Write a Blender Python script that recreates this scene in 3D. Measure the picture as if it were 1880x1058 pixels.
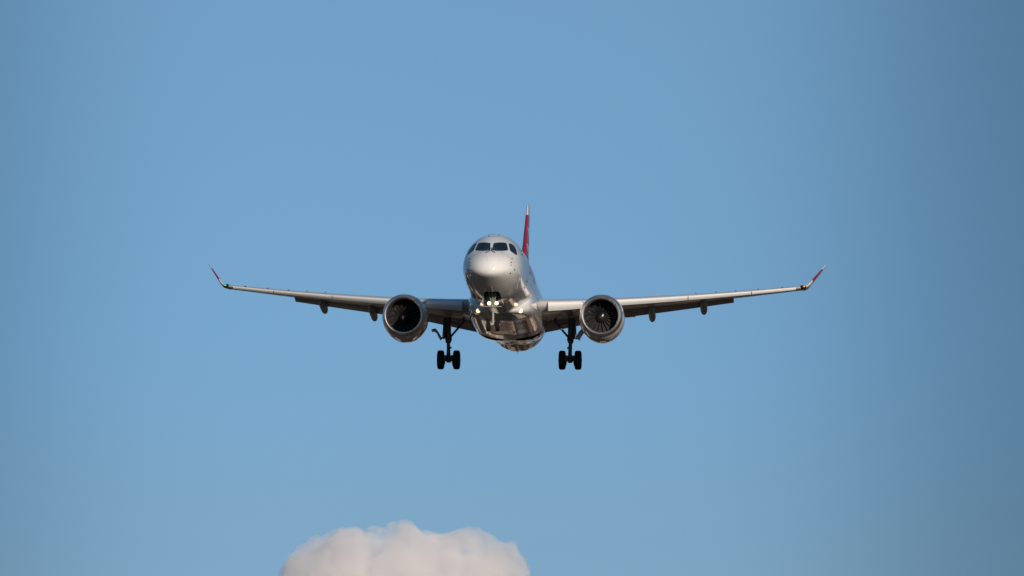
import bpy, bmesh, math, random
from math import sin, cos, pi, radians as rad
from mathutils import Vector, Matrix, Euler
from mathutils.bvhtree import BVHTree

S = bpy.context.scene
for o in list(bpy.data.objects):
    bpy.data.objects.remove(o)

# ------------------------------------------------------------------ camera
ELEV = rad(5.5)                       # the camera looks up by this much
RANGE = 250.0                         # metres from the lens to the middle of the aircraft
cam_data = bpy.data.cameras.new("camera")
cam_data.sensor_width = 36.0
cam_data.lens = 158.8
cam_data.clip_start = 1.0
cam_data.clip_end = 90000.0
cam = bpy.data.objects.new("camera", cam_data)
S.collection.objects.link(cam)
cam.location = (0, 0, 2.0)
cam.rotation_euler = (pi / 2 + ELEV, 0, 0)
S.camera = cam

# pose of the aircraft: nose towards the camera, turned 3 degrees, a little nose up
YAW, PITCH, ROLL = rad(-3.25), rad(-7.3), rad(0.12)
A_ROT = (Matrix.Rotation(YAW, 4, 'Z') @ Matrix.Rotation(PITCH, 4, 'X') @ Matrix.Rotation(ROLL, 4, 'Y'))
A_WORLD = (Matrix.Translation(cam.location) @ Matrix.Rotation(ELEV, 4, 'X')
           @ Matrix.Translation((-0.15, RANGE, -0.66)) @ A_ROT)
ORIGIN = Vector((0, 18.0, -3.82))     # model space: nose at y = 0, aft = +y; the Empty sits between the main wheels

# ------------------------------------------------------------------ light
SUN_AZ, SUN_EL = rad(25.0), rad(13.0)     # relative to the aircraft's nose
sd = Vector((sin(SUN_AZ) * cos(SUN_EL), -cos(SUN_AZ) * cos(SUN_EL), sin(SUN_EL)))
sun_dir = (A_WORLD.to_3x3() @ sd).normalized()
sun_data = bpy.data.lights.new("sun", 'SUN')
sun_data.energy = 4.1
sun_data.angle = rad(0.5)
sun_data.color = (1.0, 0.86, 0.71)
sun = bpy.data.objects.new("sun", sun_data)
S.collection.objects.link(sun)
sun.rotation_euler = sun_dir.to_track_quat('Z', 'Y').to_euler()

SKY_STRETCH, SKY_LIFT = 0.6, 0.36
SKY_TINT = (1.07, 1.36, 1.42)
world = bpy.data.worlds.new("World")
S.world = world
world.use_nodes = True
wn, wl = world.node_tree.nodes, world.node_tree.links
wn.clear()
w_out = wn.new('ShaderNodeOutputWorld')
w_bg = wn.new('ShaderNodeBackground')
w_bg.inputs['Strength'].default_value = 0.10
w_sky = wn.new('ShaderNodeTexSky')
w_sky.sky_type = 'NISHITA'
w_sky.sun_disc = False
w_sky.sun_elevation = math.asin(sun_dir.z)
w_sky.sun_rotation = math.atan2(sun_dir.x, sun_dir.y)
w_sky.altitude = 400
w_sky.air_density = 1.0
w_sky.dust_density = 0.2
w_sky.ozone_density = 1.0
# the clear blue of a higher band of the sky is drawn down towards the horizon, and the sky colour is
# brightest straight ahead and dimmed to both sides, with lens edge falloff put into it
w_tc = wn.new('ShaderNodeTexCoord')
w_sep = wn.new('ShaderNodeSeparateXYZ')
wl.new(w_tc.outputs['Generated'], w_sep.inputs[0])
def wmath(op, a, b):
    n = wn.new('ShaderNodeMath'); n.operation = op
    for i, v in enumerate((a, b)):
        if v is None: continue
        if isinstance(v, (int, float)): n.inputs[i].default_value = v
        else: wl.new(v, n.inputs[i])
    return n.outputs[0]
w_z = wmath('ADD', wmath('MULTIPLY', w_sep.outputs[2], SKY_STRETCH), SKY_LIFT)
w_cmb = wn.new('ShaderNodeCombineXYZ')
wl.new(w_sep.outputs[0], w_cmb.inputs[0]); wl.new(w_sep.outputs[1], w_cmb.inputs[1]); wl.new(w_z, w_cmb.inputs[2])
w_nrm = wn.new('ShaderNodeVectorMath'); w_nrm.operation = 'NORMALIZE'
wl.new(w_cmb.outputs[0], w_nrm.inputs[0]); wl.new(w_nrm.outputs[0], w_sky.inputs[0])
w_t = wmath('POWER', wmath('ABSOLUTE', wmath('MULTIPLY', wmath('ADD', w_sep.outputs[0], 0.014), 1 / 0.106), None), 5.3)
w_f = wmath('ADD', wmath('DIVIDE', 0.50, wmath('ADD', wmath('MULTIPLY', w_t, 1.5), 1.0)), 0.50)
w_mul = wn.new('ShaderNodeVectorMath'); w_mul.operation = 'MULTIPLY'
wl.new(w_sky.outputs[0], w_mul.inputs[0]); w_mul.inputs[1].default_value = SKY_TINT
w_fc = wn.new('ShaderNodeCombineXYZ')
for i, e in enumerate((1.15, 1.0, 0.92)): wl.new(wmath('POWER', w_f, e), w_fc.inputs[i])
w_mul2 = wn.new('ShaderNodeVectorMath'); w_mul2.operation = 'MULTIPLY'
wl.new(w_mul.outputs[0], w_mul2.inputs[0]); wl.new(w_fc.outputs[0], w_mul2.inputs[1])
# thin warm haze towards the horizon
w_h = wn.new('ShaderNodeMapRange'); w_h.interpolation_type = 'SMOOTHSTEP'
w_h.inputs['From Min'].default_value = 0.090; w_h.inputs['From Max'].default_value = 0.025
wl.new(w_sep.outputs[2], w_h.inputs['Value'])
w_hm = wn.new('ShaderNodeMix'); w_hm.data_type = 'VECTOR'
w_hm.inputs[4].default_value = (1, 1, 1); w_hm.inputs[5].default_value = (1.07, 0.94, 0.86)
wl.new(w_h.outputs[0], w_hm.inputs[0])
w_scl = wn.new('ShaderNodeVectorMath'); w_scl.operation = 'MULTIPLY'
wl.new(w_mul2.outputs[0], w_scl.inputs[0]); wl.new(w_hm.outputs[1], w_scl.inputs[1])
wl.new(w_scl.outputs[0], w_bg.inputs['Color'])
wl.new(w_bg.outputs[0], w_out.inputs['Surface'])

S.view_settings.view_transform = 'Standard'
S.view_settings.look = 'None'
S.view_settings.exposure = 0.0
S.view_settings.gamma = 1.0
S.view_settings.use_curve_mapping = False
S.cycles.volume_bounces = 14
S.cycles.max_bounces = 16
S.cycles.sample_clamp_indirect = 10.0

# ------------------------------------------------------------------ materials
def nt(name):
    m = bpy.data.materials.new(name)
    m.use_nodes = True
    n = m.node_tree.nodes
    return m, n, m.node_tree.links, n['Principled BSDF']

def mat(name, col, rough=0.5, metal=0.0, coat=0.0, var=0.0, vscale=1.5, bump=0.0, bscale=1.0, spec=0.5):
    m, n, l, b = nt(name)
    b.inputs['Base Color'].default_value = (*col, 1)
    b.inputs['Roughness'].default_value = rough
    b.inputs['Metallic'].default_value = metal
    b.inputs['Coat Weight'].default_value = coat
    b.inputs['Coat Roughness'].default_value = 0.06
    b.inputs['Specular IOR Level'].default_value = spec
    tc = n.new('ShaderNodeTexCoord')
    if var:
        nz = n.new('ShaderNodeTexNoise')
        nz.inputs['Scale'].default_value = vscale
        nz.inputs['Detail'].default_value = 6
        nz.inputs['Roughness'].default_value = 0.65
        l.new(tc.outputs['Object'], nz.inputs['Vector'])
        mx = n.new('ShaderNodeMix'); mx.data_type = 'RGBA'
        mx.inputs[6].default_value = (*[c * (1 - var) for c in col], 1)
        mx.inputs[7].default_value = (*[min(1, c * (1 + var * 0.4)) for c in col], 1)
        l.new(nz.outputs['Fac'], mx.inputs[0])
        l.new(mx.outputs[2], b.inputs['Base Color'])
    if bump:
        nb = n.new('ShaderNodeTexNoise')
        nb.inputs['Scale'].default_value = bscale
        nb.inputs['Detail'].default_value = 3
        l.new(tc.outputs['Object'], nb.inputs['Vector'])
        bp = n.new('ShaderNodeBump')
        bp.inputs['Strength'].default_value = 1.0
        bp.inputs['Distance'].default_value = bump
        l.new(nb.outputs['Fac'], bp.inputs['Height'])
        l.new(bp.outputs[0], b.inputs['Normal'])
    return m

def emit(name, col, strength):
    m, n, l, b = nt(name)
    b.inputs['Base Color'].default_value = (*col, 1)
    b.inputs['Emission Color'].default_value = (*col, 1)
    b.inputs['Emission Strength'].default_value = strength
    return m

M_WHITE = mat('white_gloss_paint', (0.74, 0.735, 0.73), 0.13, coat=1.0, var=0.06, vscale=0.7, bump=0.004, bscale=1.1)
def weather(m, joints=2.4, joint_w=0.010, streak=0.07):
    n, l = m.node_tree.nodes, m.node_tree.links
    b = n['Principled BSDF']
    src = b.inputs['Base Color'].links[0].from_socket
    tc = n.new('ShaderNodeTexCoord'); sp = n.new('ShaderNodeSeparateXYZ'); l.new(tc.outputs['Object'], sp.inputs[0])
    def M(op, a, c):
        q = n.new('ShaderNodeMath'); q.operation = op
        for i, v in enumerate((a, c)):
            if isinstance(v, (int, float)): q.inputs[i].default_value = v
            else: l.new(v, q.inputs[i])
        return q.outputs[0]
    line = M('LESS_THAN', M('PINGPONG', M('ADD', sp.outputs[1], 16.85), joints / 2), joint_w)
    mp = n.new('ShaderNodeMapping'); mp.inputs['Scale'].default_value = (2.6, 0.35, 2.6)
    l.new(tc.outputs['Object'], mp.inputs[0])
    nz = n.new('ShaderNodeTexNoise'); nz.inputs['Scale'].default_value = 1.0; nz.inputs['Detail'].default_value = 5
    nz.inputs['Roughness'].default_value = 0.7
    l.new(mp.outputs[0], nz.inputs['Vector'])
    mr = n.new('ShaderNodeMapRange'); mr.inputs['From Min'].default_value = 0.52; mr.inputs['From Max'].default_value = 0.75
    mr.inputs['To Min'].default_value = 1.0; mr.inputs['To Max'].default_value = 1.0 - streak * 2
    l.new(nz.outputs['Fac'], mr.inputs['Value'])
    f = M('MULTIPLY', mr.outputs[0], M('SUBTRACT', 1.0, M('MULTIPLY', line, 0.55)))
    v = n.new('ShaderNodeVectorMath'); v.operation = 'SCALE'
    l.new(src, v.inputs[0]); l.new(f, v.inputs['Scale']); l.new(v.outputs[0], b.inputs['Base Color'])
weather(M_WHITE)
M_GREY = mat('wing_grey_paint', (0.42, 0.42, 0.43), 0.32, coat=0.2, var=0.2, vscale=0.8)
M_SLAT = mat('slat_paint', (0.70, 0.70, 0.70), 0.30, coat=0.2, var=0.10, vscale=1.2)
M_FLAP = mat('flap_grey_paint', (0.33, 0.33, 0.34), 0.38, var=0.3, vscale=1.0)
M_LIP = mat('polished_lip_metal', (0.92, 0.88, 0.83), 0.34, metal=1.0, var=0.1, vscale=3)
M_DUCT = mat('intake_duct', (0.05, 0.05, 0.055), 0.45)
M_BLADE = mat('fan_blade_titanium', (0.13, 0.134, 0.142), 0.24, metal=0.75)
M_BLACK = mat('black_void', (0.006, 0.006, 0.007), 0.8)
M_SPIN = mat('spinner_black', (0.02, 0.02, 0.022), 0.3, coat=0.5)
M_MARK = mat('spinner_white_mark', (0.8, 0.8, 0.8), 0.4)
M_RED = mat('red_gloss_paint', (0.33, 0.003, 0.015), 0.22, coat=0.5, var=0.08)
M_GLASS = mat('cockpit_glass', (0.008, 0.016, 0.026), 0.03, spec=0.22)
M_SEAL = mat('window_seal', (0.10, 0.10, 0.105), 0.5)
M_TYRE = mat('tyre_rubber', (0.010, 0.010, 0.011), 0.85, var=0.3, vscale=6, spec=0.2)
M_HUB = mat('wheel_hub', (0.18, 0.18, 0.18), 0.4, metal=0.5)
M_STRUT = mat('gear_dark_metal', (0.065, 0.065, 0.066), 0.4, metal=0.3, var=0.4, vscale=5)
M_STRUTW = mat('gear_pale_paint', (0.34, 0.34, 0.32), 0.4, var=0.3, vscale=6)
M_CHROME = mat('oleo_chrome', (0.5, 0.5, 0.5), 0.15, metal=1.0)
M_PRIMER = mat('green_primer', (0.34, 0.40, 0.30), 0.5, var=0.3, vscale=5)
M_BAY = mat('bay_interior', (0.03, 0.032, 0.028), 0.7)
M_EXH = mat('exhaust_metal', (0.22, 0.19, 0.17), 0.35, metal=1.0)
M_LAMP = emit('lit_lamp', (1.0, 0.86, 0.64), 2.8)
M_LAMP2 = emit('lit_wing_root_lamp', (1.0, 0.78, 0.46), 1.5)
M_NAVG = emit('green_navigation_lamp', (0.10, 0.75, 0.32), 0.6)
M_NAVR = emit('red_navigation_lamp', (1.0, 0.22, 0.06), 1.1)
M_NAVB = mat('navigation_lamp_housing', (0.012, 0.02, 0.016), 0.2)
M_LETTER = mat('red_lettering', (0.50, 0.012, 0.03), 0.25, coat=0.5)
M_LINE = mat('panel_gap', (0.09, 0.09, 0.09), 0.6)

# ------------------------------------------------------------------ helpers
def pchip(xs, ys):
    n = len(xs)
    h = [xs[i + 1] - xs[i] for i in range(n - 1)]
    d = [(ys[i + 1] - ys[i]) / h[i] for i in range(n - 1)]
    m = [0.0] * n
    m[0], m[-1] = d[0], d[-1]
    for i in range(1, n - 1):
        if d[i - 1] * d[i] <= 0:
            m[i] = 0
        else:
            w1, w2 = 2 * h[i] + h[i - 1], h[i] + 2 * h[i - 1]
            m[i] = (w1 + w2) / (w1 / d[i - 1] + w2 / d[i])
    def f(x):
        if x <= xs[0]: return ys[0]
        if x >= xs[-1]: return ys[-1]
        i = 0
        while x > xs[i + 1]: i += 1
        t = (x - xs[i]) / h[i]
        return ((1 + 2 * t) * (1 - t) ** 2 * ys[i] + t * (1 - t) ** 2 * h[i] * m[i]
                + t * t * (3 - 2 * t) * ys[i + 1] + t * t * (t - 1) * h[i] * m[i + 1])
    return f

def lerp(tab, x):
    if x <= tab[0][0]: return tab[0][1]
    for (a, va), (b, vb) in zip(tab, tab[1:]):
        if x <= b: return va + (vb - va) * (x - a) / (b - a)
    return tab[-1][1]

def rings(bm, rs, closed=True, cap0=True, cap1=True, mi=0):
    """loft a list of rings (lists of Vectors), returns the vertex rings"""
    vr = [[bm.verts.new(p) for p in r] for r in rs]
    n = len(rs[0])
    for a, b in zip(vr, vr[1:]):
        for i in range(n if closed else n - 1):
            j = (i + 1) % n
            try:
                f = bm.faces.new((a[i], a[j], b[j], b[i])); f.material_index = mi
            except ValueError:
                pass
    if cap0: bm.faces.new(list(reversed(vr[0]))).material_index = mi
    if cap1: bm.faces.new(vr[-1]).material_index = mi
    return vr

def tube(bm, a, b, r0, r1=None, n=14, mi=0, caps=True):
    a, b = Vector(a), Vector(b)
    r1 = r0 if r1 is None else r1
    d = (b - a).normalized()
    u = d.orthogonal().normalized(); v = d.cross(u)
    mk = lambda c, r: [c + (u * cos(2 * pi * i / n) + v * sin(2 * pi * i / n)) * r for i in range(n)]
    rings(bm, [mk(a, r0), mk(b, r1)], cap0=caps, cap1=caps, mi=mi)

def path_tube(bm, pts, r, n=10, mi=0):
    for a, b in zip(pts, pts[1:]):
        tube(bm, a, b, r, n=n, mi=mi)

def box(bm, c, s, rot=None, mi=0):
    mtx = Matrix.Translation(c) @ (rot.to_4x4() if rot else Matrix()) @ Matrix.Diagonal((*s, 1))
    res = bmesh.ops.create_cube(bm, size=1.0, matrix=mtx)
    for f in {f for v in res['verts'] for f in v.link_faces}: f.material_index = mi

def lathe_y(bm, prof, n=64, mi=0, c=(0, 0, 0), zs=1.0, closed_prof=False):
    """revolve (y, r) about the y axis through c"""
    c = Vector(c)
    rs = []
    for (y, r) in prof:
        rs.append([c + Vector((r * cos(2 * pi * i / n), y, r * sin(2 * pi * i / n) * zs)) for i in range(n)])
    if closed_prof: rs.append(rs[0])
    rings(bm, rs, cap0=False, cap1=False, mi=mi)

def obj(name, bm, mats, parent=None, smooth=True, origin=None, label=None, angle=40, recalc=True):
    if recalc: bmesh.ops.recalc_face_normals(bm, faces=bm.faces)
    org = ORIGIN if origin is None else Vector(origin)
    for v in bm.verts: v.co -= org
    me = bpy.data.meshes.new(name)
    bm.to_mesh(me); bm.free()
    for m in (mats if isinstance(mats, (list, tuple)) else [mats]): me.materials.append(m)
    if smooth:
        me.polygons.foreach_set('use_smooth', [True] * len(me.polygons))
        me.set_sharp_from_angle(angle=rad(angle))
    o = bpy.data.objects.new(name, me)
    S.collection.objects.link(o)
    if parent is not None:
        o.parent = parent
        po = PORG.get(parent.name, ORIGIN)
        o.location = org - po
    PORG[o.name] = org
    if label: o['label'] = label
    return o
PORG = {}

# ------------------------------------------------------------------ setting: ground
def ground():
    m, n, l, b = nt('ground_patchwork')
    tc = n.new('ShaderNodeTexCoord')
    def vor(scale, feat='F1'):
        v = n.new('ShaderNodeTexVoronoi'); v.feature = feat; v.inputs['Scale'].default_value = scale
        l.new(tc.outputs['Object'], v.inputs['Vector']); return v
    def ramp(stops, src, interp='LINEAR'):
        r = n.new('ShaderNodeValToRGB'); r.color_ramp.interpolation = interp
        e = r.color_ramp.elements
        while len(e) < len(stops): e.new(0.5)
        for k, (p, c) in zip(e, stops): k.position = p; k.color = (*c, 1)
        l.new(src, r.inputs[0]); return r
    v1 = vor(0.05)
    sep = n.new('ShaderNodeSeparateColor'); l.new(v1.outputs['Color'], sep.inputs[0])
    base = ramp([(0.0, (0.022, 0.019, 0.012)), (0.3, (0.042, 0.034, 0.026)), (0.55, (0.06, 0.046, 0.036)),
                 (0.72, (0.03, 0.024, 0.02)), (0.9, (0.14, 0.105, 0.08))], sep.outputs[0], 'CONSTANT')
    v2 = vor(0.2)
    sep2 = n.new('ShaderNodeSeparateColor'); l.new(v2.outputs['Color'], sep2.inputs[0])
    roofs = ramp([(0.0, (0.02, 0.018, 0.013)), (0.5, (0.04, 0.03, 0.022)), (0.74, (0.12, 0.055, 0.035)),
                  (0.88, (0.2, 0.16, 0.125)), (0.96, (0.45, 0.39, 0.33))], sep2.outputs[1], 'CONSTANT')
    nz = n.new('ShaderNodeTexNoise'); nz.inputs['Scale'].default_value = 0.004; nz.inputs['Detail'].default_value = 4
    l.new(tc.outputs['Object'], nz.inputs['Vector'])
    mx = n.new('ShaderNodeMix'); mx.data_type = 'RGBA'
    rr = ramp([(0.42, (0, 0, 0)), (0.52, (1, 1, 1))], nz.outputs['Fac'])
    l.new(rr.outputs[0], mx.inputs[0]); l.new(base.outputs[0], mx.inputs[6]); l.new(roofs.outputs[0], mx.inputs[7])
    l.new(mx.outputs[2], b.inputs['Base Color'])
    b.inputs['Roughness'].default_value = 0.9
    b.inputs['Specular IOR Level'].default_value = 0.1
    bm = bmesh.new()
    bmesh.ops.create_circle(bm, cap_ends=True, segments=96, radius=45000)
    o = obj('ground', bm, m, smooth=False, origin=(0, 0, 0))
    o['kind'] = 'structure'
ground()

def town():
    random.seed(3)
    walls = [mat('render_cream', (0.50, 0.42, 0.33), 0.9), mat('render_white', (0.60, 0.54, 0.47), 0.9),
             mat('brick_red', (0.15, 0.075, 0.052), 0.9), mat('brick_brown', (0.07, 0.045, 0.03), 0.9)]
    roof = mat('roof_tiles', (0.10, 0.05, 0.038), 0.9, var=0.3, vscale=0.2)
    dark = mat('dark_openings', (0.02, 0.02, 0.022), 0.3)
    bm = bmesh.new()
    for k in range(900):
        y = 300 + 900 * random.random() ** 1.4
        x = random.uniform(-1, 1) * (120 + y * 0.28)
        w, d, h = random.uniform(2.5, 8), random.uniform(5, 9), random.uniform(3.0, 8.5)
        mi = random.choice((0, 1, 1, 2, 3, 3, 6, 6, 6, 6, 6))
        rot = Euler((0, 0, random.uniform(-.35, .35))).to_matrix()
        box(bm, (x, y, h / 2), (w, d, h), rot, mi)
        c = Vector((x, y, 0))
        if mi == 6: continue
        if random.random() < .7:
            rs = []
            for sx in (-1, 1):
                rs.append([c + rot @ Vector((sx * (w / 2 + .4), yy, zz)) for yy, zz in ((-d / 2 - .5, h - .1), (0, h + d * .32), (d / 2 + .5, h - .1))])
            rings(bm, rs, mi=4)
        n = max(2, int(w / 3))
        for i in range(n):
            for fl in range(int(h // 3)):
                box(bm, c + rot @ Vector((-w / 2 + w * (i + .5) / n, -d / 2, 1.7 + 2.8 * fl)), (1.1, .06, 1.4), rot, 5)
    o = obj('town', bm, walls + [roof, dark, mat('dark_hedge', (0.018, 0.02, 0.013), 0.95)], smooth=False, origin=(0, 0, 0))
    o['kind'] = 'stuff'
town()

# ------------------------------------------------------------------ airliner
airliner = bpy.data.objects.new('airliner', None)
S.collection.objects.link(airliner)
airliner.empty_display_size = 2
airliner.matrix_world = A_WORLD @ Matrix.Translation(ORIGIN - Vector((0, 18.0, 0)))
airliner['label'] = "white twin-engine airliner with red tail and its landing gear down, flying above the cloud"
airliner['category'] = "airliner"
PORG[airliner.name] = ORIGIN

# ---- fuselage
ST = [  # y, half width, z top, z bottom, z of the widest point
    (0.00, 0.00, -0.66, -0.66, -0.66), (0.02, 0.20, -0.50, -0.79, -0.66), (0.10, 0.43, -0.30, -0.92, -0.65),
    (0.30, 0.71, -0.05, -1.03, -0.62), (0.60, 0.95, 0.17, -1.13, -0.56), (1.00, 1.16, 0.39, -1.255, -0.49),
    (1.50, 1.33, 0.62, -1.41, -0.41), (2.00, 1.445, 0.90, -1.545, -0.33), (2.60, 1.53, 1.22, -1.68, -0.25),
    (3.20, 1.58, 1.48, -1.785, -0.18), (4.00, 1.625, 1.72, -1.865, -0.10),
    (5.00, 1.665, 1.85, -1.895, -0.04),
    (6.50, 1.71, 1.90, -1.90, 0.0), (9.0, 1.755, 1.90, -1.90, 0.0), (13.0, 1.79, 1.90, -1.90, 0.0), (24.0, 1.79, 1.90, -1.92, 0.0), (26.0, 1.78, 1.90, -1.92, 0.02),
    (28.0, 1.69, 1.90, -1.75, 0.1), (30.0, 1.48, 1.86, -1.36, 0.28), (32.0, 1.20, 1.78, -0.85, 0.5),
    (34.0, 0.90, 1.70, -0.35, 0.72), (36.0, 0.56, 1.55, 0.2, 0.9), (38.0, 0.27, 1.30, 0.72, 1.02), (38.7, 0.12, 1.14, 0.95, 1.05)]
_t = [math.sqrt(s[0]) for s in ST]
F_W, F_T, F_B, F_M = [pchip(_t, [s[k] for s in ST]) for k in (1, 2, 3, 4)]
def fus_pt(y, th):
    """th = 0 at +x side, pi/2 at the crown"""
    t = math.sqrt(max(y, 0))
    w, zt, zb, zm = F_W(t), F_T(t), F_B(t), F_M(t)
    s = sin(th)
    return Vector((w * cos(th), y, zm + (s * (zt - zm) if s >= 0 else s * (zm - zb))))
NF = 96
ys = [0.0025 * k * k for k in range(1, 12)] + [0.36 + 0.12 * k for k in range(0, 48)]
y = ys[-1]
while y < 38.6:
    y += 0.45; ys.append(min(y, 38.7))
def fus_bm():
    bm = bmesh.new()
    rs = [[fus_pt(yy, 2 * pi * i / NF) for i in range(NF)] for yy in ys]
    vr = rings(bm, rs, cap0=False, cap1=True)
    tip = bm.verts.new((0, 0, -0.66))
    for i in range(NF): bm.faces.new((tip, vr[0][(i + 1) % NF], vr[0][i]))
    bmesh.ops.recalc_face_normals(bm, faces=bm.faces)
    return bm
_b = fus_bm()
BVH = BVHTree.FromBMesh(_b); _b.free()
fuselage = obj('fuselage', fus_bm(), [M_WHITE, M_BAY], airliner)

def round_poly(pts, r=0.18, k=5):
    """corner rounding for a closed 2-D polygon (quadratic curve at each corner)"""
    out = []
    n = len(pts)
    for i in range(n):
        p0, p1, p2 = Vector(pts[i - 1]), Vector(pts[i]), Vector(pts[(i + 1) % n])
        a = p1 + (p0 - p1) * min(r, 0.5); b = p1 + (p2 - p1) * min(r, 0.5)
        for j in range(k + 1):
            t = j / k
            out.append(tuple(a * (1 - t) ** 2 + p1 * 2 * t * (1 - t) + b * t * t))
    dense = []
    for i in range(len(out)):
        a, b = Vector(out[i]), Vector(out[(i + 1) % len(out)])
        m = max(1, int((b - a).length / 0.06))
        for j in range(m): dense.append(tuple(a.lerp(b, j / m)))
    return dense

def boolean_cut(o, cutter_bm):
    me = bpy.data.meshes.new('cutter'); 
    bmesh.ops.recalc_face_normals(cutter_bm, faces=cutter_bm.faces)
    for v in cutter_bm.verts: v.co -= ORIGIN
    cutter_bm.to_mesh(me); cutter_bm.free()
    me.materials.append(M_WHITE); me.materials.append(M_BAY)
    me.polygons.foreach_set('material_index', [1] * len(me.polygons))
    c = bpy.data.objects.new('cutter', me); S.collection.objects.link(c)
    c.matrix_world = airliner.matrix_world
    bpy.context.view_layer.update()
    md = o.modifiers.new('cut', 'BOOLEAN'); md.operation = 'DIFFERENCE'; md.object = c; md.solver = 'EXACT'
    bpy.context.view_layer.update()
    new = bpy.data.meshes.new_from_object(o.evaluated_get(bpy.context.evaluated_depsgraph_get()))
    o.modifiers.clear()
    old = o.data; o.data = new; new.name = old.name + '_cut'
    bpy.data.objects.remove(c); bpy.data.meshes.remove(me)

def bay_cutter():
    bm = bmesh.new()
    P = round_poly([(-0.30, 2.08), (0.30, 2.08), (0.44, 2.45), (0.44, 3.85), (-0.44, 3.85), (-0.44, 2.45)], 0.3)
    rings(bm, [[Vector((x, y, z)) for x, y in P] for z in (-1.05, -2.3)])
    return bm
boolean_cut(fuselage, bay_cutter())
def well_cutter():
    bm = bmesh.new()
    for s in (-1, 1):
        rs = []
        for z in (-1.35, -3.0):
            rs.append([Vector((s * 1.02 + 0.72 * cos(a), 18.35 + 0.72 * sin(a), z)) for a in [2 * pi * i / 28 for i in range(28)]])
        rings(bm, rs)
    return bm

def skin_from_dir(p, d):
    h = BVH.ray_cast(Vector(p), Vector(d))
    return (h[0], h[1]) if h[0] is not None else (None, None)

def front(x, z):
    h, nrm = skin_from_dir((x, -3, z), (0, 1, 0))
    return h, nrm

def side(s, y, z):
    h, nrm = skin_from_dir((s * 4, y, z), (-s, 0, 0))
    return h, nrm

def skin_patch(name, poly2, project, offset, thick, mats, parent, rim=0.0, rnd=0.18, label=None, fr=6):
    """a thin curved pane that lies on the skin: rim of material 0, inside material 1 (or one material)"""
    P = round_poly(poly2, rnd) if rnd else poly2
    c = Vector((sum(p[0] for p in P) / len(P), sum(p[1] for p in P) / len(P)))
    scales = ([1.0, 1 - rim] if rim else [1.0]) + [(1 - rim) * (1 - k / fr) for k in range(1, fr)]
    bm = bmesh.new()
    vr = []
    for s in scales:
        ring = []
        for p in P:
            q = c + (Vector(p) - c) * s
            h, nn = project(q.x, q.y)
            if h is None: h, nn = project(q.x * 0.999, q.y)
            ring.append(bm.verts.new(h + nn * (offset + (0.0 if s == 1.0 and rim else 0.001))))
        vr.append(ring)
    h, nn = project(c.x, c.y)
    ctr = bm.verts.new(h + nn * (offset + 0.001))
    n = len(P)
    for k, (a, b) in enumerate(zip(vr, vr[1:])):
        for i in range(n):
            f = bm.faces.new((a[i], a[(i + 1) % n], b[(i + 1) % n], b[i]))
            f.material_index = 0 if (k == 0 and rim) else (1 if rim else 0)
    for i in range(n):
        bm.faces.new((vr[-1][i], vr[-1][(i + 1) % n], ctr)).material_index = 1 if rim else 0
    if thick:      # skirt down to the skin
        low = []
        for p in P:
            h, nn = project(p[0], p[1])
            if h is None: h, nn = project(p[0] * 0.999, p[1])
            low.append(bm.verts.new(h - nn * 0.004))
        for i in range(n):
            bm.faces.new((vr[0][(i + 1) % n], vr[0][i], low[i], low[(i + 1) % n])).material_index = 0
    return obj(name, bm, mats, parent, label=label)

# ---- cockpit windows (front view x, z)
for s in (-1, 1):
    P = [(s * 0.065, 0.462), (s * 0.055, 0.70), (s * 0.075, 0.97), (s * 0.16, 1.01), (s * 0.42, 1.055), (s * 0.69, 1.06), (s * 0.75, 0.99), (s * 0.872, 0.565), (s * 0.62, 0.478), (s * 0.31, 0.438)]
    skin_patch('cockpit_window', P, front, 0.006, True, [M_SEAL, M_GLASS], fuselage, rim=0.055, rnd=0.2)
    P = [(s * 0.815, 1.055), (s * 0.95, 1.07), (s * 1.10, 0.97), (s * 1.225, 0.72), (s * 1.295, 0.43), (s * 1.28, 0.355), (s * 1.19, 0.385), (s * 0.945, 0.55)]
    skin_patch('cockpit_window', P, front, 0.006, True, [M_SEAL, M_GLASS], fuselage, rim=0.05, rnd=0.2)
    # wiper
    bm = bmesh.new()
    pts = [front(s * 0.035, 0.62), front(s * 0.05, 0.41), front(s * 0.21, 0.30)]
    path_tube(bm, [p + n * 0.035 for p, n in pts], 0.016, 8)
    p, n = pts[2]; bmesh.ops.create_icosphere(bm, subdivisions=2, radius=0.028, matrix=Matrix.Translation(p + n * 0.03))
    obj('windscreen_wiper', bm, M_BLACK, fuselage)

# ---- roof hatch outline
def crown(x, yv):
    return skin_from_dir((x, yv, 5), (0, 0, -1))
bm = bmesh.new()
corn = [(-0.28, 3.25), (0.28, 3.25), (0.28, 3.95), (-0.28, 3.95)]
P = round_poly(corn, 0.14)
lo = []; hi = []
for p in P:
    for sc, L in ((1.0, lo), (0.9, hi)):
        c = Vector((0, 3.6)); q = c + (Vector(p) - c) * sc
        h, nn = crown(q.x, q.y); L.append(bm.verts.new(h + nn * 0.006))
for i in range(len(P)): bm.faces.new((lo[i], lo[(i + 1) % len(P)], hi[(i + 1) % len(P)], hi[i]))
obj('roof_hatch', bm, M_LINE, fuselage)

# ---- probes on the nose cheeks
for s in (-1, 1):
    for (x, z, ln) in ((1.084, 0.036, 0.07), (1.06, -0.205, 0.13), (1.05, -0.35, 0.06), (1.22, -0.53, 0.08), (1.03, -0.745, 0.13), (1.465, 0.56, 0.07), (1.408, 0.833, 0.06), (1.62, -0.54, 0.12)):
        if s < 0 and (z > 0.5 or x > 1.5): continue
        h, nn = front(s * x, z)
        bm = bmesh.new()
        a = h + nn * 0.045
        tube(bm, h - nn * 0.02, a, 0.035, 0.022, 8)
        tube(bm, a, a + Vector((0, -ln, 0)), 0.02, 0.014, 8)
        obj('air_data_probe', bm, M_STRUT, fuselage)

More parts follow.
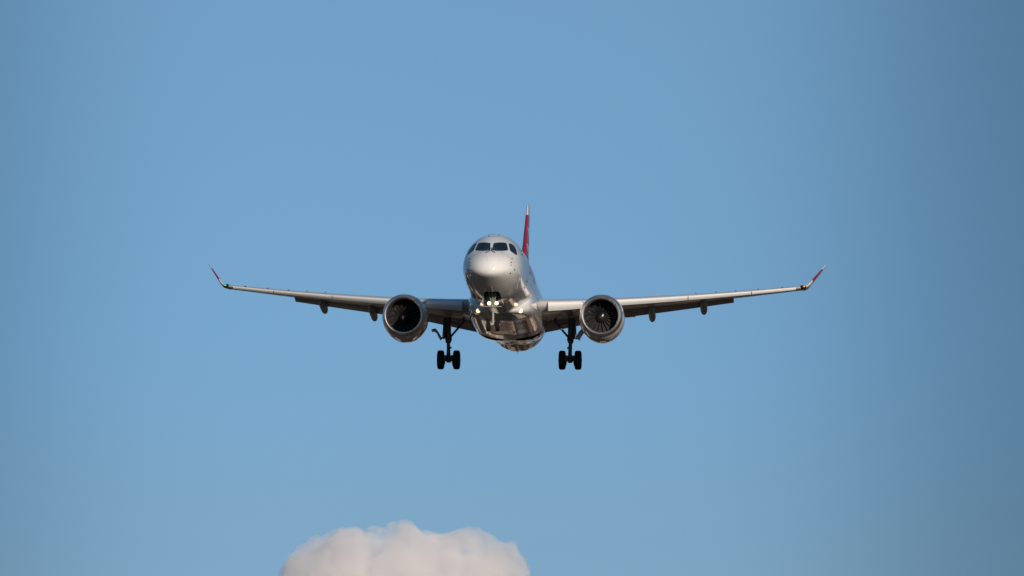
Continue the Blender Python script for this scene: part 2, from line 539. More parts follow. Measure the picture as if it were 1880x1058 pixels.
# ---- cabin windows, doors, lettering
for s in (-1, 1):
    base = None
    for k in range(28):
        yv = 7.6 + k * 0.81
        if base is None:
            P = [(yv - 0.14, 0.38), (yv + 0.14, 0.38), (yv + 0.14, 0.80), (yv - 0.14, 0.80)]
            base = skin_patch('cabin_window', P, lambda a, b, s=s: side(s, a, b), 0.004, True, [M_SEAL, M_GLASS], fuselage, rim=0.12, rnd=0.4, fr=3)
        else:
            c = base.copy(); S.collection.objects.link(c); c.parent = fuselage
            c.location = base.location + Vector((0, k * 0.81, 0))
    for yd in (5.75, 30.6 - 2.0):
        for sc, off, mt in ((1.0, 0.002, M_LINE),):
            bm = bmesh.new()
            c = Vector((yd, 0.05))
            P = round_poly([(yd - 0.43, -0.9), (yd + 0.43, -0.9), (yd + 0.43, 1.0), (yd - 0.43, 1.0)], 0.12)
            lo, hi = [], []
            for p in P:
                for f, L in ((1.0, lo), (0.96, hi)):
                    q = c + Vector(((p[0] - c.x) * (f if f == 1 else 0.93), (p[1] - c.y) * f))
                    h, nn = side(s, q.x, q.y); L.append(bm.verts.new(h + nn * 0.004))
            for i in range(len(P)): bm.faces.new((lo[i], lo[(i + 1) % len(P)], hi[(i + 1) % len(P)], hi[i]))
            obj('cabin_door', bm, M_LINE, fuselage)

def lettering(text, s, y0, z0, height, width):
    cu = bpy.data.curves.new('lettering_curve', 'FONT')
    cu.body = text; cu.size = 1.0; cu.resolution_u = 6
    to = bpy.data.objects.new('lettering_curve', cu); S.collection.objects.link(to)
    bpy.context.view_layer.update()
    me = bpy.data.meshes.new_from_object(to.evaluated_get(bpy.context.evaluated_depsgraph_get()))
    bpy.data.objects.remove(to)
    bm = bmesh.new(); bm.from_mesh(me); bpy.data.meshes.remove(me)
    x0 = min(v.co.x for v in bm.verts); x1 = max(v.co.x for v in bm.verts)
    zmin = min(v.co.y for v in bm.verts); zmax = max(v.co.y for v in bm.verts)
    for k in range(1, 10):
        bmesh.ops.bisect_plane(bm, geom=bm.verts[:] + bm.edges[:] + bm.faces[:], plane_co=(0, zmin + (zmax - zmin) * k / 10, 0), plane_no=(0, 1, 0))
    for v in bm.verts:
        u = (v.co.x - x0) / (x1 - x0) * width
        yy = y0 + u if s > 0 else y0 + width - u
        z = z0 + (v.co.y - zmin) / (zmax - zmin) * height
        h, nn = side(s, yy, z)
        v.co = h + nn * 0.009
    obj('fuselage_lettering', bm, M_LETTER, fuselage, smooth=False)
lettering("swiss", 1, 6.6, -0.05, 1.1, 4.8)
lettering("swiss", -1, 6.6, -0.05, 1.1, 4.8)

# ---- belly fairing
BF = [(8.4, .55, -1.5, -1.88), (8.7, .95, -1.3, -1.905), (9.2, 1.30, -1.05, -1.93), (9.8, 1.60, -.72, -1.96), (11.0, 1.80, -.38, -2.02), (12.8, 1.92, -.02, -2.07),
      (14.5, 1.98, .18, -2.12), (16.5, 2.0, .30, -2.18), (18.5, 2.0, .30, -2.18), (20.0, 1.99, .2, -2.10), (21.3, 1.88, .0, -1.99),
      (22.4, 1.60, -.6, -1.93), (23.3, 1.1, -1.2, -1.89)]
_bx = [b[0] for b in BF]
B_W, B_T, B_B = [pchip(_bx, [b[k] for b in BF]) for k in (1, 2, 3)]
def fairing_bm():
    bm = bmesh.new(); rs = []
    N = 72
    for k in range(61):
        yy = 8.4 + (23.3 - 8.4) * k / 60
        w, zt, zb = B_W(yy), B_T(yy), B_B(yy)
        zc = zb + (zt - zb) * 0.52
        r = []
        for i in range(N):
            a = 2 * pi * i / N
            e = 2 / 2.9
            cx = math.copysign(abs(cos(a)) ** e, cos(a)); cz = math.copysign(abs(sin(a)) ** e, sin(a))
            r.append(Vector((w * cx, yy, zc + (zt - zc if cz > 0 else zc - zb) * cz)))
        rs.append(r)
    rings(bm, rs)
    return bm
fairing = obj('belly_fairing', fairing_bm(), [M_WHITE, M_BAY], airliner)
boolean_cut(fairing, well_cutter())
boolean_cut(fuselage, well_cutter())
_b = fairing_bm(); bmesh.ops.recalc_face_normals(_b, faces=_b.faces); BBVH = BVHTree.FromBMesh(_b); _b.free()
for s in (-1, 1):
    bm = bmesh.new()
    h = BBVH.ray_cast(Vector((s * 1.13, 2, -1.72)), Vector((0, 1, 0)))
    c = Vector((s * 1.13, h[0].y - 0.05, -1.72))
    d = Vector((0, -1, 0))
    u, v = Vector((1, 0, 0)), Vector((0, 0, 1))
    rr = [(0.12, 0.45), (0.12, 0.0), (0.095, -0.02), (0.05, -0.033), (0.001, -0.035)]
    rs = [[c + Vector((0, dy, 0)) + (u * cos(2 * pi * i / 20) + v * sin(2 * pi * i / 20)) * r for i in range(20)] for r, dy in rr]
    vr = rings(bm, rs, cap0=False, cap1=True)
    for f in bm.faces:
        if max((vv.co - c).y for vv in f.verts) < 0.02: f.material_index = 1
    obj('landing_light', bm, [M_HUB, M_LAMP2], fairing)

# ---- wings
YLE = [(0.0, 12.9), (1.9, 14.0), (6.43, 16.55), (16.2, 22.1)]
CHD = [(0.0, 7.6), (1.9, 6.5), (5.6, 4.55), (12.3, 2.75), (16.2, 1.72)]
ZLE = [(0.0, -0.86), (1.9, -0.72), (6.43, -0.20), (12.33, 0.63), (16.2, 1.26)]
INC = [(0.0, 2.5), (1.9, 2.2), (6.0, 0.3), (12.0, -1.0), (16.2, -1.5)]
THK = [(0.0, .14), (1.9, .135), (6.0, .118), (12.0, .115), (16.2, .135)]
_wz = pchip([p[0] for p in ZLE], [p[1] for p in ZLE])
def wing_map(x, cx, cz, s):
    """chord fractions to model space at span station x"""
    c = lerp(CHD, x); a = rad(lerp(INC, x))
    return Vector((s * x, lerp(YLE, x) + c * (cx * cos(a) + cz * sin(a)), _wz(x) + c * (cz * cos(a) - cx * sin(a))))
def thick(t, x):
    return 5 * t * (.2969 * math.sqrt(max(x, 0)) - .126 * x - .3516 * x * x + .2843 * x ** 3 - .1036 * x ** 4)
def camber(x):
    return 0.012 * (4 * x * (1 - x)) * (1 if x < .5 else 1)
def foil(t, x1=1.0, n=22):
    xs = [x1 * (0.5 - 0.5 * cos(pi * i / n)) for i in range(n + 1)]
    up = [(x, camber(x) + thick(t, x)) for x in reversed(xs)]
    dn = [(x, camber(x) - thick(t, x)) for x in xs[1:]]
    return up + dn
def frange(a, b, n): return [a + (b - a) * i / n for i in range(n + 1)]

def make_wing(s):
    bm = bmesh.new()
    for (xa, xb, cut, n) in ((0.4, 12.42, 0.78, 26), (12.42, 16.2, 1.0, 10)):
        rs = []
        for x in frange(xa, xb, n):
            rs.append([wing_map(x, px, pz, s) for px, pz in foil(lerp(THK, x), cut)])
        rings(bm, rs)
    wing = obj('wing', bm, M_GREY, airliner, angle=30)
    # slats
    for (xa, xb) in ((2.35, 4.75), (6.0, 9.86), (9.90, 13.36), (13.40, 15.85)):
        bm = bmesh.new(); rs = []
        for x in frange(xa, xb, 8):
            t = lerp(THK, x) * 1.06
            top = [(px, camber(px) + thick(t, px)) for px in (0.16, 0.125, 0.095, 0.07, 0.045, 0.025, 0.012, 0.004, 0.0)]
            bot = [(px, camber(px) - thick(t, px)) for px in (0.004, 0.012, 0.025, 0.045, 0.062)]
            inn = [(0.058, -0.012), (0.075, 0.018), (0.115, 0.040)]
            pr = []
            g = rad(-19)
            for (px, pz) in top + bot + inn:
                qx, qz = px - 0.08, pz
                pr.append(wing_map(x, 0.08 + qx * cos(g) + qz * sin(g) * -1 - 0.045, qx * sin(g) * -1 * -1 + qz * cos(g) - 0.028, s))
            rs.append(pr)
        rings(bm, rs)
        for x in (10.3, 11.4, 12.5, 13.75, 15.1):
            if xa < x < xb:
                p = wing_map(x, 0.045, 0.058, s)
                box(bm, p, (0.10, 0.12, 0.03), mi=1)
        obj('slat', bm, [M_SLAT, M_LINE], wing, angle=50)
    # flaps
    for (xa, xb, dfl) in ((1.85, 5.5, 14.5), (5.62, 12.38, 15.5)):
        bm = bmesh.new(); rs = []
        for x in frange(xa, xb, 12):
            c = lerp(CHD, x)
            cf = 0.27
            d = rad(dfl)
            sec = []
            n = 12
            xs = [0.5 - 0.5 * cos(pi * i / n) for i in range(n + 1)]
            up = [(q, thick(.15, q)) for q in reversed(xs)]; dn = [(q, -thick(.15, q) * .5) for q in xs[1:]]
            for (q, w) in up + dn:
                sec.append(wing_map(x, 0.785 + cf * (q * cos(d) + w * sin(d)), -0.010 + cf * (w * cos(d) - q * sin(d)), s))
            rs.append(sec)
        rings(bm, rs)
        obj('flap', bm, M_FLAP, wing, angle=40)
    # flap track fairings
    for (x, c0, drop, ln) in ((7.82, 0.42, 0.27, 3.5), (10.70, 0.36, 0.20, 3.0)):
        bm = bmesh.new(); rs = []
        p0 = wing_map(x, c0, -0.035, s)
        te = wing_map(x, 0.80, -0.05, s)
        NN = 20
        for k in range(NN + 1):
            u = k / NN
            # centre line follows the lower skin, then droops with the flap
            yy = p0.y + ln * u
            w = 0.20 * (sin(pi * min(u * 1.25, 0.5)) if u < .4 else 1) * math.sqrt(max(1e-4, 1 - max(0, (u - .70) / .30) ** 2.4))
            w = max(w, 0.012)
            hgt = w * 1.35
            zc = p0.z - 0.04 - (0.10 * min(u / .4, 1)) - (drop * max(0, (u - .38) / .62) ** 1.25)
            rs.append([Vector((s * x + w * cos(a), yy, zc + hgt * sin(a))) for a in [2 * pi * i / 20 for i in range(20)]])
        rings(bm, rs)
        obj('flap_track_fairing', bm, M_FLAP, wing)
    # winglet
    bm = bmesh.new(); rs = []; info = []
    N = 22
    for k in range(N + 1):
        u = k / N
        # arc then straight, canted outwards
        ang = rad(8 + 46 * min(1, u / 0.26))
        if k == 0:
            px, pz = 16.2, _wz(16.2)
        else:
            L = 2.14 / N
            px += L * cos(ang); pz += L * sin(ang)
        yl = 22.1 + 0.577 * 0 + 2.3 * u ** 1.15
        ch = 1.72 + (0.52 - 1.72) * u ** 0.75
        nx, nz = -sin(ang), cos(ang)
        sec = []
        for (fx, fz) in foil(.115, 1.0, 12):
            tw = fz - 0.05 * fx * min(1, u / .2)      # toed out a little
            sec.append(Vector((s * (px + nx * tw * ch), yl + fx * ch, pz + nz * tw * ch)))
        rs.append(sec); info.append(u)
    vr = rings(bm, rs)
    bm.faces.ensure_lookup_table()
    for f in bm.faces:
        us = []
        for v in f.verts:
            for k, r in enumerate(vr):
                if v in r: us.append(info[k])
        u = sum(us) / len(us)
        if 0.36 < u < 0.80: f.material_index = 1
    obj('winglet', bm, [M_WHITE, M_RED], wing, angle=50)
    # navigation light in the leading edge at the tip
    bm = bmesh.new()
    e = wing_map(16.2, 0, 0, s)
    bmesh.ops.create_uvsphere(bm, u_segments=18, v_segments=12, radius=1, matrix=Matrix.Translation(e + Vector((s * 0.06, 0.12, 0.02))) @ Matrix.Diagonal((0.20, 0.26, 0.125, 1)))
    n0 = len(bm.faces)
    r = bmesh.ops.create_uvsphere(bm, u_segments=14, v_segments=10, radius=1, matrix=Matrix.Translation(e + Vector((s * 0.11, -0.06, 0.04))) @ Matrix.Diagonal((0.065, 0.12, 0.05, 1)))
    for f in {f for v in r['verts'] for f in v.link_faces}: f.material_index = 1
    obj('navigation_light', bm, [M_NAVB, M_NAVG if s < 0 else M_NAVR], wing, label="green navigation light" if s < 0 else "red navigation light")
    return wing
wings = {s: make_wing(s) for s in (-1, 1)}

# ---- engines
ENG = Vector((5.33, 11.5, -1.63))
blade_mesh = None
def make_engine(s):
    global blade_mesh
    c = Vector((s * ENG.x, ENG.y, ENG.z))
    outer = [(0.30, 1.155), (0.5, 1.195), (0.8, 1.225), (1.2, 1.245), (1.7, 1.24), (2.3, 1.19), (3.0, 1.09), (3.7, 0.95), (3.95, 0.89)]
    def nac_ring(y, r, n=72):
        out = []
        for i in range(n):
            a = 2 * pi * i / n
            sag = 1 + 0.07 * max(0, -sin(a)) ** 2 * min(1, max(0, y - 0.3) / 0.9) * (1 if y < 2.2 else max(0, 1 - (y - 2.2) / 1.7))
            out.append(c + Vector((r * cos(a), y, r * sin(a) * sag)))
        return out
    bm = bmesh.new()
    rings(bm, [nac_ring(y, r) for y, r in outer] + [nac_ring(3.95, .86), nac_ring(3.2, .9), nac_ring(1.6, .95)], cap0=False, cap1=False)
    eng = obj('engine', bm, M_WHITE, airliner, origin=c)
    # lip
    bm = bmesh.new()
    prof = [(0.298, 1.157), (0.18, 1.128), (0.08, 1.090), (0.025, 1.050), (0.0, 1.005), (0.02, 0.960), (0.07, 0.925), (0.16, 0.900), (0.26, 0.888)]
    lathe_y(bm, prof, 72, 0, c)
    obj('inlet_lip', bm, M_LIP, eng, origin=c)
    bm = bmesh.new()
    lathe_y(bm, [(0.255, 0.889), (0.5, 0.885), (0.8, 0.905), (1.05, 0.93), (1.5, 0.94), (1.5, 0.001)], 72, 0, c)
    obj('inlet_duct', bm, M_DUCT, eng, origin=c)
    # spinner
    bm = bmesh.new()
    lathe_y(bm, [(0.62, 0.0005), (0.64, 0.06), (0.70, 0.13), (0.80, 0.205), (0.92, 0.265), (1.06, 0.30), (1.35, 0.31)], 40, 0, c)
    obj('spinner', bm, M_SPIN, eng, origin=c)
    bm = bmesh.new()   # white swirl mark on the spinner
    a0 = rad(200 if s < 0 else 20)
    lo, hi = [], []
    for k in range(9):
        u = k / 8
        r = 0.04 + 0.13 * u
        yv = lerp([(0.0, 0.62), (0.06, 0.64), (0.13, 0.70), (0.205, 0.80)], r) - 0.008
        for L, da in ((lo, -0.42 * (1 - u * .6)), (hi, 0.42 * (1 - u * .6))):
            a = a0 + 0.7 * u + da
            L.append(bm.verts.new(c + Vector((r * cos(a), yv, r * sin(a)))))
    for k in range(8): bm.faces.new((lo[k], lo[k + 1], hi[k + 1], hi[k]))
    obj('spinner_mark', bm, M_MARK, eng, origin=c)
    # fan blades
    if blade_mesh is None:
        bm = bmesh.new(); rs = []
        for k in range(13):
            u = k / 12
            r = 0.27 + (0.915 - 0.27) * u
            st = -rad(30 + 32 * u)             # stagger from axial
            ch = 0.25 + 0.02 * u
            sweep = 0.06 * sin(pi * u) - 0.05 * u
            sec = []
            for (fx, fz) in [(-.5, 0), (-.25, .022), (0, .03), (.25, .024), (.5, .004), (.5, -.004), (.25, .010), (0, .012), (-.25, .006)]:
                ax = fx * ch * cos(st) + fz * ch * sin(st)      # along y
                tg = fx * ch * sin(st) - fz * ch * cos(st)      # tangential
                sec.append(Vector((tg, 1.12 + ax - sweep, math.sqrt(max(0, r * r - tg * tg)))))
            rs.append(sec)
        rings(bm, rs)
        o = obj('fan_blade', bm, M_BLADE, eng, origin=(0, 0, 0))
        blade_mesh = o.data
        o.location = (0, 0, 0)
        start = 1
    else:
        start = 0
    for k in range(start, 18):
        o = bpy.data.objects.new('fan_blade', blade_mesh); S.collection.objects.link(o)
        o.parent = eng; o.location = (0, 0, 0)
        o.rotation_euler = (0, 2 * pi * k / 18 + (0.1 if s > 0 else 0), 0)
    # core exhaust
    bm = bmesh.new()
    lathe_y(bm, [(2.6, .80), (3.3, .72), (4.2, .58), (4.9, .47), (4.9, .42), (4.4, .42), (4.9, .30), (5.6, .05), (5.62, .0005)], 48, 0, c)
    obj('exhaust_nozzle', bm, M_EXH, eng, origin=c)
    # pylon
    bm = bmesh.new(); rs = []
    top = wing_map(ENG.x, 0.02, 0.0, 1)
    for (yy, zt, zb, w) in ((12.9, -0.44, -0.9, 0.03), (13.4, -0.32, -0.9, 0.12), (14.3, -0.20, -0.9, 0.19), (15.4, -0.16, -0.85, 0.21), (16.4, -0.22, -0.85, 0.21), (18.0, -0.35, -0.75, 0.16), (19.2, -0.48, -0.62, 0.04)):
        r = []
        for (fx, fz) in ((1, 0.0), (1, .7), (.6, 1), (-.6, 1), (-1, .7), (-1, 0)):
            r.append(Vector((s * ENG.x + fx * w, yy, zb + (zt - zb) * fz)))
        rs.append(r)
    rings(bm, rs)
    obj('pylon', bm, M_WHITE, eng, angle=60)
    # strake on the inboard shoulder
    bm = bmesh.new()
    a = rad(140 if s > 0 else 40)
    dv = Vector((cos(a), 0, sin(a)))
    q = [c + dv * 1.20 + Vector((0, .9, 0)), c + dv * 1.45 + Vector((0, 1.5, 0)), c + dv * 1.45 + Vector((0, 1.75, 0)), c + dv * 1.20 + Vector((0, 1.9, 0))]
    sd_ = Vector((-dv.z, 0, dv.x)) * 0.012
    rings(bm, [[p + sd_ for p in q], [p - sd_ for p in q]])
    obj('nacelle_strake', bm, M_WHITE, eng, smooth=False)
    return eng
engines = {s: make_engine(s) for s in (-1, 1)}

# ---- tail
def make_fin():
    bm = bmesh.new()
    Z = [1.2, 1.7, 2.2] + frange(2.6, 7.2, 10)[0:] + [7.24, 7.6, 7.9, 8.05, 8.11]
    rs = []
    for z in Z:
        u = (z - 1.7) / (8.11 - 1.7)
        yl = 29.4 + 6.55 * u - (0.9 * max(0, 0.12 - u) / .12 if u < .12 else 0)
        yt = 36.3 + 1.85 * u
        if z > 7.9: yl += (z - 7.9) * 2.2
        c = yt - yl
        t = 0.092 - 0.016 * u
        if z > 8.0: t *= 0.6
        rs.append([Vector((fz * c, yl + fx * c, z)) for fx, fz in foil_sym(t)])
    vr = rings(bm, rs)
    for f in bm.faces:
        if f.calc_center_median().z > 7.22: f.material_index = 1
    return obj('vertical_fin', bm, [M_RED, M_WHITE], airliner, angle=50)
def foil_sym(t, n=16):
    xs = [0.5 - 0.5 * cos(pi * i / n) for i in range(n + 1)]
    return [(x, thick(t, x)) for x in reversed(xs)] + [(x, -thick(t, x)) for x in xs[1:]]
fin = make_fin()
fin_bm = bmesh.new(); fin_bm.from_mesh(fin.data); 
for v in fin_bm.verts: v.co += ORIGIN
FBVH = BVHTree.FromBMesh(fin_bm); fin_bm.free()
for s in (-1, 1):       # the pale cross on each side of the fin
    bm = bmesh.new()
    def quad(y0, y1, z0, z1):
        NY, NZ = 8, 8
        g = []
        for j in range(NZ + 1):
            row = []
            for i in range(NY + 1):
                yy = y0 + (y1 - y0) * i / NY; z = z0 + (z1 - z0) * j / NZ
                h = FBVH.ray_cast(Vector((s * 3, yy, z)), Vector((-s, 0, 0)))
                if h[0] is None: row.append(None); continue
                row.append(bm.verts.new(h[0] + h[1] * 0.008))
            g.append(row)
        for j in range(NZ):
            for i in range(NY):
                q = (g[j][i], g[j][i + 1], g[j + 1][i + 1], g[j + 1][i])
                if all(q): bm.faces.new(q)
    quad(34.35, 35.45, 3.0, 6.4)
    quad(33.20, 34.35, 4.15, 5.25)
    quad(35.45, 36.60, 4.15, 5.25)
    bmesh.ops.remove_doubles(bm, verts=bm.verts, dist=0.003)
    obj('fin_cross', bm, M_WHITE, fin, recalc=True)

def make_stab(s):
    bm = bmesh.new(); rs = []
    for x in frange(0.15, 6.2, 10) + [6.33, 6.40]:
        u = x / 6.4
        yl = 33.7 + 3.75 * u; yt = 37.0 + 1.75 * u
        if x > 6.21: yl += (x - 6.2) * 2.0
        c = yt - yl
        z = 0.72 + 0.83 * u
        a = rad(-2)
        t = .10 if x < 6.35 else .06
        rs.append([Vector((s * x, yl + c * (fx * cos(a) + fz * sin(a)), z + c * (fz * cos(a) - fx * sin(a)))) for fx, fz in foil_sym(t)])
    rings(bm, rs)
    return obj('horizontal_stabilizer', bm, M_SLAT, airliner, angle=50)
for s in (-1, 1): make_stab(s)

# ---- landing gear
def wheel_bm(c, R, w):
    bm = bmesh.new()
    n = 48
    prof = [(-w * .42, R * .52), (-w * .49, R * .62), (-w * .5, R * .76), (-w * .46, R * .88), (-w * .36, R * .965), (-w * .2, R * .995), (0, R),
            (w * .2, R * .995), (w * .36, R * .965), (w * .46, R * .88), (w * .5, R * .76), (w * .49, R * .62), (w * .42, R * .52)]
    rs = [[Vector(c) + Vector((x, r * cos(2 * pi * i / n), r * sin(2 * pi * i / n))) for i in range(n)] for x, r in prof]
    rings(bm, rs, cap0=False, cap1=False)
    hub = [(-w * .42, R * .52), (-w * .30, R * .48), (-w * .28, R * .2), (-w * .55, R * .16), (-w * .58, R * .10), (-w * .58, 0.001)]
    for sg in (1, -1):
        rs = [[Vector(c) + Vector((sg * x, r * cos(2 * pi * i / n), r * sin(2 * pi * i / n))) for i in range(n)] for x, r in hub]
        rings(bm, rs, cap0=False, cap1=False, mi=1)
    return bm

def main_gear(s):
    X = s * 3.37
    bm = bmesh.new()
    tube(bm, (X - s * 0.0 + s * 0.08, 18.35, -0.95), (X + s * .03, 18.5, -2.05), 0.19, 0.17, 18)
    tube(bm, (X + s * .03, 18.5, -2.05), (X + s * .02, 18.52, -2.35), 0.185, 0.15, 18)
    tube(bm, (X + s * .02, 18.52, -2.35), (X, 18.6, -3.30), 0.095, 0.095, 16)
    tube(bm, (X + s * .25, 18.30, -1.0), (X + s * .22, 18.45, -2.10), 0.06, 0.06, 10)      # side actuator
    tube(bm, (X - .17, 18.50, -2.13), (X + .17, 18.5, -2.13), 0.10, 0.10, 12)
    tube(bm, (X - s*.14, 18.42, -2.62), (X - s * .02, 18.5, -2.62), 0.06, 0.05, 10)
    tube(bm, (X, 18.52, -2.4), (X, 18.95, -2.78), 0.05, 0.05, 8)                           # torque links
    tube(bm, (X, 18.95, -2.78), (X, 18.62, -3.2), 0.05, 0.05, 8)
    tube(bm, (X - .62, 18.6, -3.28), (X + .62, 18.6, -3.28), 0.085, 0.085, 14)             # axle
    tube(bm, (X, 18.5, -3.05), (X, 18.6, -3.42), 0.135, 0.125, 16)
    for k in (-1, 1):
        tube(bm, (X + k * .12, 18.50, -3.12), (X + k * .26, 18.5, -3.14), 0.10, 0.12, 14)  # brake packs
        tube(bm, (X + k * .20, 18.6, -3.28), (X + k * .32, 18.6, -3.28), 0.19, 0.21, 18)
        tube(bm, (X + k * .22, 18.55, -3.40), (X + k * .24, 18.5, -3.62), 0.05, 0.02, 8)
        tube(bm, (X + k * .07, 18.40, -2.4), (X + k * .10, 18.42, -3.1), 0.018, 0.018, 6)  # hoses
    g = obj('main_landing_gear', bm, M_STRUT, airliner)
    for k in (-1, 1):
        obj('wheel', wheel_bm((X + k * .44, 18.6, -3.28), 0.535, 0.38), [M_TYRE, M_HUB], g)
    bm = bmesh.new()
    tube(bm, (X - s * .1, 18.45, -2.02), (X - s * .55, 18.4, -1.50), 0.06, 0.06, 12)
    tube(bm, (X - s * .55, 18.4, -1.50), (X - s * .88, 18.35, -1.10), 0.055, 0.055, 12)
    tube(bm, (X - s * .68, 18.38, -1.36), (X - s * .12, 18.4, -1.18), 0.035, 0.035, 10)
    tube(bm, (X - s * .88, 18.35, -1.12), (X - s * .66, 18.35, -0.85), 0.05, 0.05, 10)
    obj('side_brace', bm, M_STRUT, g)
    # leg door: a curved plate outboard of the leg, held by a rod
    bm = bmesh.new()
    path_tube(bm, [(X + s * .15, 18.45, -2.08), (X + s * .50, 18.35, -2.08)], 0.04, 8)
    obj('door_link', bm, M_STRUT, g)
    bm = bmesh.new(); rs = []
    for k in range(9):
        u = k / 8
        a = rad(20 + 60 * u)
        x = X + s * (0.46 + 0.42 * u ** 1.2)
        z = -2.10 + 0.46 * sin(min(1, u * 1.05) * pi / 2)
        if u > .8: z -= (u - .8) * .25
        hw = 0.85 - 0.25 * u
        nx, nz = (Vector((s * 0.42, 0, 0.46 * cos(u * pi / 2))).normalized().z, 0)
        rs.append([Vector((x - s * .06, 18.25 - hw, z + .02)), Vector((x - s * .06, 18.25 + hw, z + .02)), Vector((x + s * .05, 18.25 + hw, z - .03)), Vector((x + s * .05, 18.25 - hw, z - .03))])
    rings(bm, rs)
    obj('gear_door', bm, M_FLAP, g, angle=50)
    bm = bmesh.new()   # flat leg door fixed along the strut
    box(bm, (X + s * .30, 18.6, -1.55), (0.035, 0.75, 1.1), Euler((0, rad(-s * 3), 0)).to_matrix())
    bmesh.ops.bevel(bm, geom=bm.edges[:], offset=0.012, segments=2, affect='EDGES')
    obj('gear_door', bm, M_STRUT, g, angle=50)
    return g
for s in (-1, 1): main_gear(s)

def nose_gear():
    bm = bmesh.new()
    tube(bm, (0, 3.25, -1.5), (0, 3.5, -2.38), 0.085, 0.085, 16)
    tube(bm, (0, 3.5, -2.38), (0, 3.58, -3.12), 0.058, 0.058, 16)
    tube(bm, (0, 3.46, -2.28), (0, 3.5, -2.42), 0.125, 0.125, 16)
    tube(bm, (-.32, 3.58, -3.12), (.32, 3.58, -3.12), 0.05, 0.05, 12)
    tube(bm, (-.12, 3.56, -3.08), (.12, 3.56, -3.08), 0.09, 0.09, 12)
    tube(bm, (0, 3.5, -2.45), (0, 3.78, -2.75), 0.03, 0.03, 8)
    tube(bm, (0, 3.78, -2.75), (0, 3.6, -3.05), 0.03, 0.03, 8)
    tube(bm, (-.26, 3.38, -2.02), (.26, 3.38, -2.02), 0.035, 0.035, 8)
    for k in (-1, 1):
        tube(bm, (k * .07, 3.30, -1.6), (k * .10, 3.40, -2.25), 0.022, 0.022, 6)
        tube(bm, (k * .17, 3.55, -2.85), (k * .14, 3.56, -3.1), 0.03, 0.03, 6)
    g = obj('nose_landing_gear', bm, M_STRUTW, airliner)
    bm = bmesh.new()
    tube(bm, (0, 2.75, -1.45), (0, 3.42, -2.12), 0.05, 0.05, 10)
    tube(bm, (-.2, 2.7, -1.4), (-.04, 3.42, -2.2), 0.035, 0.035, 8)
    tube(bm, (.2, 2.7, -1.4), (.04, 3.42, -2.2), 0.035, 0.035, 8)
    obj('drag_brace', bm, M_PRIMER, g)
    bm = bmesh.new()
    for x, w in ((-.27, .16), (.05, .2), (.30, .12)):
        box(bm, (x, 3.66, -1.76), (w, .10, .34))
    for x in (-.36, -.15, .17, .38):
        tube(bm, (x, 3.45, -1.5), (x * .9, 3.62, -1.98), 0.018, 0.018, 6)
    bmesh.ops.bevel(bm, geom=[e for e in bm.edges if e.calc_length() > .09], offset=0.01, segments=1, affect='EDGES')
    obj('bay_equipment', bm, M_PRIMER, g)
    for k in (-1, 1):
        obj('wheel', wheel_bm((k * .24, 3.58, -3.12), 0.345, 0.215), [M_TYRE, M_HUB], g)
        # lamp: housing bowl with a lit lens
        bm = bmesh.new()
        c = Vector((k * .19, 3.30, -2.02))
        prof = [(0.12, 0.03), (0.06, 0.08), (0.0, 0.102), (-0.012, 0.094)]
        lathe_y(bm, prof, 24, 0, c)
        lathe_y(bm, [(-0.006, 0.095), (-0.02, 0.065), (-0.026, 0.0005)], 24, 1, c)
        obj('landing_light', bm, [M_HUB, M_LAMP], g)
        # forward bay doors hang open along the bay edge
        bm = bmesh.new()
        rs = []
        for u in frange(0, 1, 6):
            x = k * (0.475 + 0.03 * sin(u * pi / 2)); z = -1.84 - 0.20 * u
            rs.append([Vector((x, 2.9, z)), Vector((x, 3.9, z)), Vector((x + k * .03, 3.9, z)), Vector((x + k * .03, 2.9, z))])
        rings(bm, rs)
        obj('gear_door', bm, M_GREY, g, angle=40)
    bm = bmesh.new()
    box(bm, (0, 3.42, -2.19), (0.98, 0.30, 0.03))
    bmesh.ops.bevel(bm, geom=bm.edges[:], offset=0.01, segments=2, affect='EDGES')
    obj('leg_fairing', bm, M_STRUTW, g)
nose_gear()

# ---- belly antenna and drain mast
bm = bmesh.new()
rings(bm, [[Vector((x * .6, 26.2 + yy, -1.80)) for x, yy in ((-.03, 0), (0, -.18), (.03, 0), (0, .2))], [Vector((x * .4, 26.35 + yy * .6, -2.08)) for x, yy in ((-.03, 0), (0, -.18), (.03, 0), (0, .2))]])
obj('blade_antenna', bm, M_STRUT, fuselage, smooth=False)
bm = bmesh.new()
box(bm, (-0.1, 23.6, -1.93), (0.26, 0.3, 0.05))
bmesh.ops.bevel(bm, geom=bm.edges[:], offset=0.015, segments=2, affect='EDGES')
obj('drain_mast', bm, M_STRUT, fuselage)

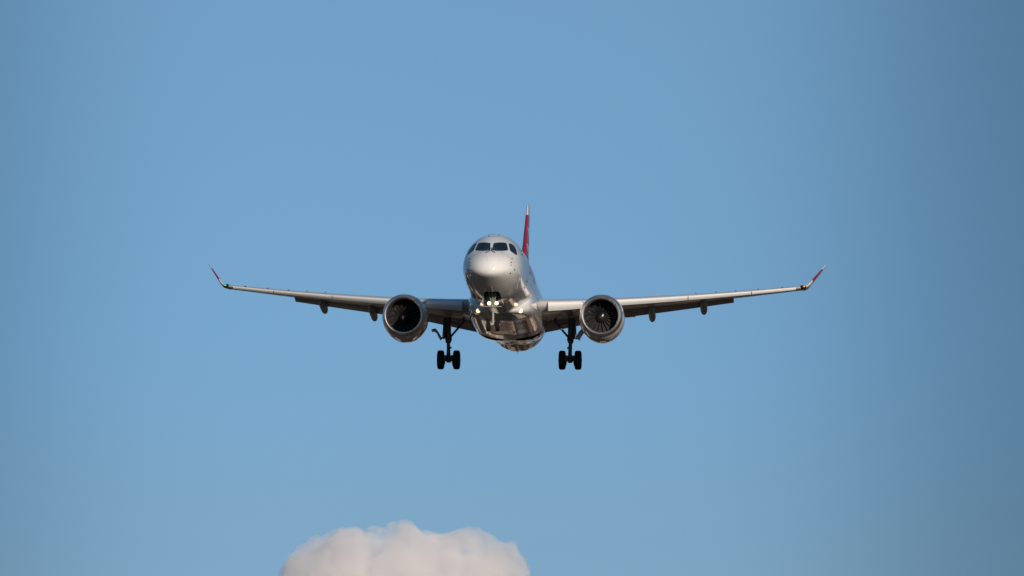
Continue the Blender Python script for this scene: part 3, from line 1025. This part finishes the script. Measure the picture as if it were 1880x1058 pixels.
# ------------------------------------------------------------------ cloud
def cloud():
    random.seed(7)
    from mathutils import noise
    DIST = 9000.0
    k = DIST / RANGE / 33.17                   # metres per photograph pixel at that distance
    base_dir = Matrix.Rotation(ELEV, 3, 'X')
    cen = Vector(cam.location) + base_dir @ Vector((0, DIST, 0))
    lobes = []
    # lobes: across (m), up (m) and radius, in the cloud's own plane, made deep in the third direction
    outline = [(548, 1028, 40), (575, 1000, 62), (605, 984, 56), (642, 966, 64), (690, 968, 40), (722, 972, 46), (746, 950, 36), (775, 972, 52),
               (815, 980, 62), (850, 973, 46), (882, 970, 36), (905, 990, 40), (935, 994, 26), (938, 1024, 34), (958, 1012, 16), (964, 1032, 18),
               (640, 1000, 110), (740, 990, 120), (840, 1002, 110), (590, 1040, 90), (900, 1040, 70)]
    spec = [(x - 760, 529 - top - r, r) for x, top, r in outline]
    bm = bmesh.new()
    for (u, v, r) in spec:
        px, py = 760 + u, v
        for j in range(3):
            off = Vector(((px - 940) * k * 1.0, (j - 1) * min(55, r * .7) * k + random.uniform(-10, 10) * k, py * k))
            rr = r * k * (1.0 if j == 1 else random.uniform(.75, .95))
            bmesh.ops.create_icosphere(bm, subdivisions=3, radius=rr, matrix=Matrix.Translation(cen + off))
    me = bpy.data.meshes.new('cloud'); bm.to_mesh(me); bm.free()
    o = bpy.data.objects.new('cloud', me); S.collection.objects.link(o)
    md = o.modifiers.new('join', 'REMESH'); md.mode = 'VOXEL'; md.voxel_size = 7 * k
    bpy.context.view_layer.update()
    new = bpy.data.meshes.new_from_object(o.evaluated_get(bpy.context.evaluated_depsgraph_get()))
    o.modifiers.clear(); o.data = new; bpy.data.meshes.remove(me)
    new.name = 'cloud'
    # keep only the outer skin: cavities left between the lobes are closed
    cb = bmesh.new(); cb.from_mesh(new)
    seen, parts = set(), []
    for v in cb.verts:
        if v.index in seen: continue
        stack, comp = [v], []
        seen.add(v.index)
        while stack:
            q = stack.pop(); comp.append(q)
            for e in q.link_edges:
                w = e.other_vert(q)
                if w.index not in seen: seen.add(w.index); stack.append(w)
        parts.append(comp)
    parts.sort(key=len)
    bmesh.ops.delete(cb, geom=[v for p in parts[:-1] for v in p], context='VERTS')
    cb.to_mesh(new); cb.free()
    for v in new.vertices:
        p = v.co / (60 * k)
        d = noise.fractal(p, 0.9, 2.1, 5) * 17 * k
        d += (abs(noise.noise(p * 2.3)) - .3) * 9 * k
        v.co += v.normal * d
    c = Vector(cen + Vector(((760 - 940) * k, 0, -640 * k)))
    for v in new.vertices: v.co -= c
    o.location = c
    m = bpy.data.materials.new('cloud_vapour'); m.use_nodes = True
    n = m.node_tree.nodes; l = m.node_tree.links; n.clear()
    out = n.new('ShaderNodeOutputMaterial'); pv = n.new('ShaderNodeVolumePrincipled')
    pv.inputs['Color'].default_value = (0.985, 0.972, 0.975, 1)
    tc = n.new('ShaderNodeTexCoord')
    nz = n.new('ShaderNodeTexNoise'); nz.inputs['Scale'].default_value = 1 / (34 * k)
    nz.inputs['Detail'].default_value = 4; nz.inputs['Roughness'].default_value = 0.6
    l.new(tc.outputs['Object'], nz.inputs['Vector'])
    mr = n.new('ShaderNodeMapRange'); mr.interpolation_type = 'SMOOTHSTEP'
    mr.inputs['From Min'].default_value = 0.30; mr.inputs['From Max'].default_value = 0.58
    mr.inputs['To Min'].default_value = 0.004; mr.inputs['To Max'].default_value = 0.024
    l.new(nz.outputs['Fac'], mr.inputs['Value']); l.new(mr.outputs[0], pv.inputs['Density'])
    pv.inputs['Anisotropy'].default_value = 0.0
    l.new(pv.outputs[0], out.inputs['Volume'])
    new.materials.append(m)
    o['label'] = "soft white cumulus cloud low in the blue sky beneath the airliner"
    o['category'] = "cloud"
cloud()
